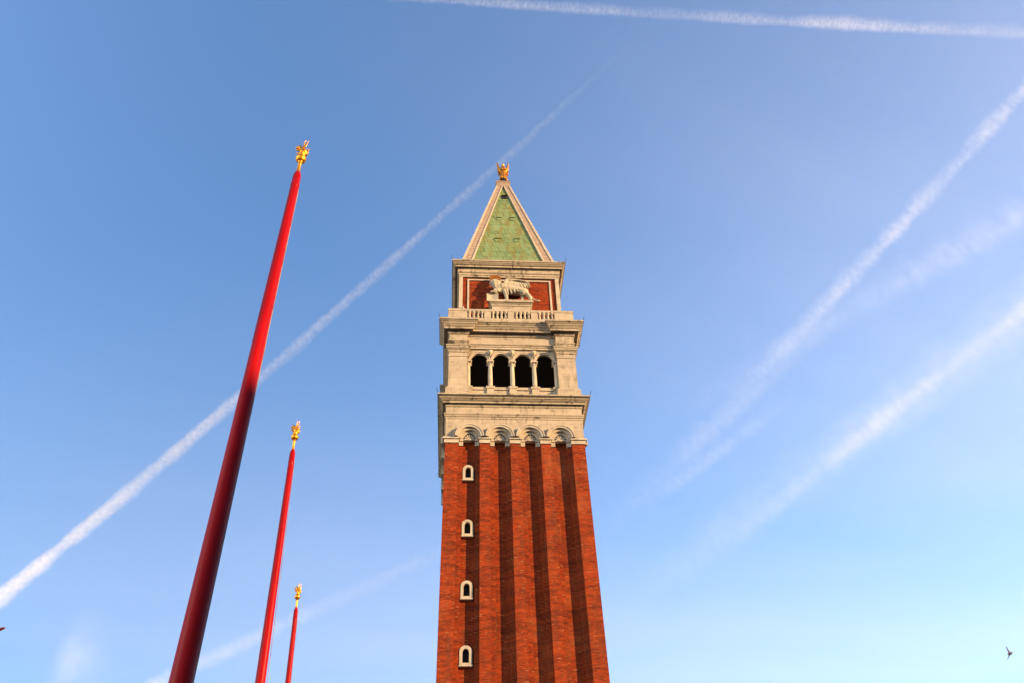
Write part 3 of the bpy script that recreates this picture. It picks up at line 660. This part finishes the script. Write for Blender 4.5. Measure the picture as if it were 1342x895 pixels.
# ------------------------------------------------------------------ vapour trails, real volumes 9 km up
ALT = 9000.0
def trail(label, p0, p1, w0, w1, dens, bend=0, fade=(.0, .0), lump=.5, sk=1, g=0.0, cat='contrail', name='vapour_trail', seed=0, group='vapour trails across the sky', soft=1.0):
    A, Bp = at_height(*p0, ALT), at_height(*p1, ALT)
    L = (Bp-A).length; X = (Bp-A).normalized(); Zv = Vector((0, 0, 1)); Y = Zv.cross(X)
    rA = w0/2/FPX*(A-CAM_LOC).length; rB = w1/2/FPX*(Bp-CAM_LOC).length
    mid = at_height((p0[0]+p1[0])/2, (p0[1]+p1[1])/2, ALT)
    bendm = bend/FPX*(mid-CAM_LOC).length          # metres sideways at the middle
    n = 40; bm = bmesh.new(); rings = []
    for i in range(n+1):
        t = i/n; rr = (rA+(rB-rA)*t)*2.3; yo = bendm*4*t*(1-t)
        rings.append([bm.verts.new((t*L, yo+rr*math.cos(2*math.pi*j/12), rr*math.sin(2*math.pi*j/12))) for j in range(12)])
    for a, b in zip(rings, rings[1:]):
        for j in range(12):
            jj = (j+1) % 12; bm.faces.new((a[j], a[jj], b[jj], b[j]))
    bm.faces.new(rings[0][::-1]); bm.faces.new(rings[-1])
    k = N(name+'_air'); k.t.nodes.remove(k.b)
    tc = k.n('ShaderNodeTexCoord').outputs['Object']; sp = k.n('ShaderNodeSeparateXYZ'); k.l(tc, sp.inputs[0])
    t = k.math('DIVIDE', sp.outputs[0], L)
    yo = k.math('MULTIPLY', k.math('MULTIPLY', t, k.math('SUBTRACT', 1.0, t)), 4*bendm)
    rad = k.math('MULTIPLY_ADD', t, rB-rA, rA); rm = (rA+rB)/2
    off = k.n('ShaderNodeMapping'); off.inputs['Location'].default_value = (seed*13.7, seed*5.1, seed*3.3); off.inputs['Scale'].default_value = (1/rm*.50, 1/rm*.42, 1/rm*.42); k.l(tc, off.inputs[0])
    wob = k.n('ShaderNodeTexNoise'); wob.inputs['Scale'].default_value = .9; wob.inputs['Detail'].default_value = 5; wob.inputs['Roughness'].default_value = .62; k.l(off.outputs[0], wob.inputs['Vector'])
    ws = k.n('ShaderNodeSeparateXYZ'); k.l(wob.outputs['Color'], ws.inputs[0])
    dy = k.math('ADD', k.math('SUBTRACT', sp.outputs[1], yo), k.math('MULTIPLY', k.math('SUBTRACT', ws.outputs[0], .5), rm*lump*1.2))
    dz = k.math('ADD', sp.outputs[2], k.math('MULTIPLY', k.math('SUBTRACT', ws.outputs[1], .5), rm*lump*1.2))
    wn = k.n('ShaderNodeTexNoise'); wn.noise_dimensions = '1D'; wn.inputs['Scale'].default_value = 14.0; wn.inputs['Detail'].default_value = 2; k.l(k.math('ADD', t, seed*3.7), wn.inputs['W'])
    rad = k.math('MULTIPLY', rad, k.ramp(wn.outputs['Fac'], [(.25, .72), (.75, 1.2)]))
    dys = k.math('MULTIPLY', dy, float(sk))
    dy = k.math('ADD', k.math('MULTIPLY', k.math('MAXIMUM', dys, 0.0), .52), k.math('MULTIPLY', k.math('MINIMUM', dys, 0.0), 1.35))
    r = k.math('DIVIDE', k.math('SQRT', k.math('ADD', k.math('MULTIPLY', dy, dy), k.math('MULTIPLY', dz, dz))), rad)
    prof = k.math('SUBTRACT', 1.0, r, clamp=True)
    prof = k.math('POWER', prof, soft)
    fine = k.noise(k.scale(off.outputs[0], (2.1, 1.5, 1.5)), 2.0, 5, .68)
    fine = k.ramp(fine, [(.34, 0.1), (.68, 2.1)])
    lng = k.n('ShaderNodeTexNoise'); lng.noise_dimensions = '1D'; lng.inputs['Scale'].default_value = 5.0; lng.inputs['Detail'].default_value = 3
    k.l(k.math('ADD', t, float(seed)), lng.inputs['W'])
    lv = k.ramp(lng.outputs['Fac'], [(.25, 0.45), (.75, 1.4)])
    d = k.math('MULTIPLY', k.math('MULTIPLY', prof, fine), lv)
    if fade[0]: d = k.math('MULTIPLY', d, k.math('DIVIDE', t, fade[0], clamp=True))
    if fade[1]: d = k.math('MULTIPLY', d, k.math('DIVIDE', k.math('SUBTRACT', 1.0, t), fade[1], clamp=True))
    d = k.math('MULTIPLY', d, dens*.36/rm)
    v = k.n('ShaderNodeVolumeScatter'); v.inputs['Color'].default_value = (1, 1, 1, 1); v.inputs['Anisotropy'].default_value = g
    k.l(d, v.inputs['Density']); k.l(v.outputs[0], k.o.inputs['Volume'])
    bbm = (L+4*rm)/3
    k.m.cycles.volume_step_rate = max(.004, (rm*.25)/(bbm/10))
    o = link(name, mesh_of(bm, name), k.m); o.location = A
    o.rotation_euler = Matrix((X, Y, Zv)).transposed().to_euler()
    return tag(o, label, cat, group)
trail('long thin white vapour trail rising from the left edge to behind the spire tip', (-60, 824), (835, 48), 17, 8, .55, 14, (0, .15), seed=1, soft=1.0, g=-.45)
trail('white vapour trail running nearly level along the top edge', (250, -24), (1420, 50), 9, 15, .36, 6, (.15, 0), seed=2, soft=1.1, sk=-1)
trail('bright vapour trail slanting down from the upper right edge', (1440, 12), (960, 526), 17, 26, .5, -8, (0, .5), seed=3, soft=1.1)
trail('fainter lower stretch of vapour trail just right of the brick shaft', (1120, 395), (800, 690), 30, 34, .2, 0, (.4, .5), seed=9)
trail('broad faint vapour trail below the bright one at the right', (1440, 238), (900, 540), 50, 40, .26, 10, (0, .5), seed=4, lump=.2, soft=1.5)
trail('hazy vapour trail in the lower right sky', (1440, 336), (960, 712), 20, 26, .42, 6, (0, .5), seed=5, lump=.9, soft=1.1)
trail('broad pale smear around the hazy trail in the lower right sky', (1440, 350), (820, 800), 70, 50, .26, 0, (0, .6), seed=10)
trail('faint vapour trail low behind the two farther flagpoles', (150, 918), (620, 700), 18, 26, .2, 0, (.15, .3), seed=6, g=-.4)
trail('very faint short wisp between the tower and the hazy trail', (1050, 515), (840, 670), 22, 22, .2, 0, (.4, .4), seed=7)
trail('soft pale smudge of cloud low at the left', (75, 905), (115, 795), 60, 44, .13, 0, (.3, .5), cat='cloud', name='cloud_wisp', seed=8, g=-.4, group=None, soft=1.4)
# thin veil of high cirrus that whitens the sky towards the sun, a real layer of ice haze
def veil(label, px, alt, rx, ry, rz_, tau, aniso, rot, seed):
    c = at_height(*px, alt); bm = bmesh.new()
    bmesh.ops.create_icosphere(bm, subdivisions=4, radius=1, matrix=Matrix.Diagonal((rx, ry, rz_, 1)))
    k = N('cirrus_air'); k.t.nodes.remove(k.b)
    tc = k.n('ShaderNodeTexCoord').outputs['Object']
    q = k.scale(tc, (1/rx, 1/ry, 1/rz_)); ln = k.n('ShaderNodeVectorMath'); ln.operation = 'LENGTH'; k.l(q, ln.inputs[0])
    f = k.math('SUBTRACT', 1.0, ln.outputs['Value'], clamp=True); f = k.math('MULTIPLY', f, k.math('SUBTRACT', 2.0, f))
    nz = k.noise(k.scale(tc, (1/9000, 1/2600, 1/4000)), 1.0, 2, .5)
    f = k.math('MULTIPLY', f, k.ramp(nz, [(.2, .75), (.8, 1.25)]))
    d = k.math('MULTIPLY', f, tau/rz_)
    v = k.n('ShaderNodeVolumeScatter'); v.inputs['Color'].default_value = (1, 1, 1, 1); v.inputs['Anisotropy'].default_value = aniso
    k.l(d, v.inputs['Density']); k.l(v.outputs[0], k.o.inputs['Volume'])
    k.m.cycles.volume_step_rate = (rz_*.5)/(2*(rx+ry+rz_)/3/10)
    o = link('cirrus_veil', mesh_of(bm, 'cirrus_veil'), k.m); o.location = c; o.rotation_euler = (0, 0, rot)
    return tag(o, label, 'cloud', None, 'stuff')
veil('thin veil of high ice haze paling the right side of the sky', (1490, 330), 11500, 17000, 11500, 500, .125, .55, R(20), 1)
veil('thin veil of distant ice haze paling the lower sky', (900, 840), 10000, 30000, 17000, 500, .085, .35, R(5), 2)
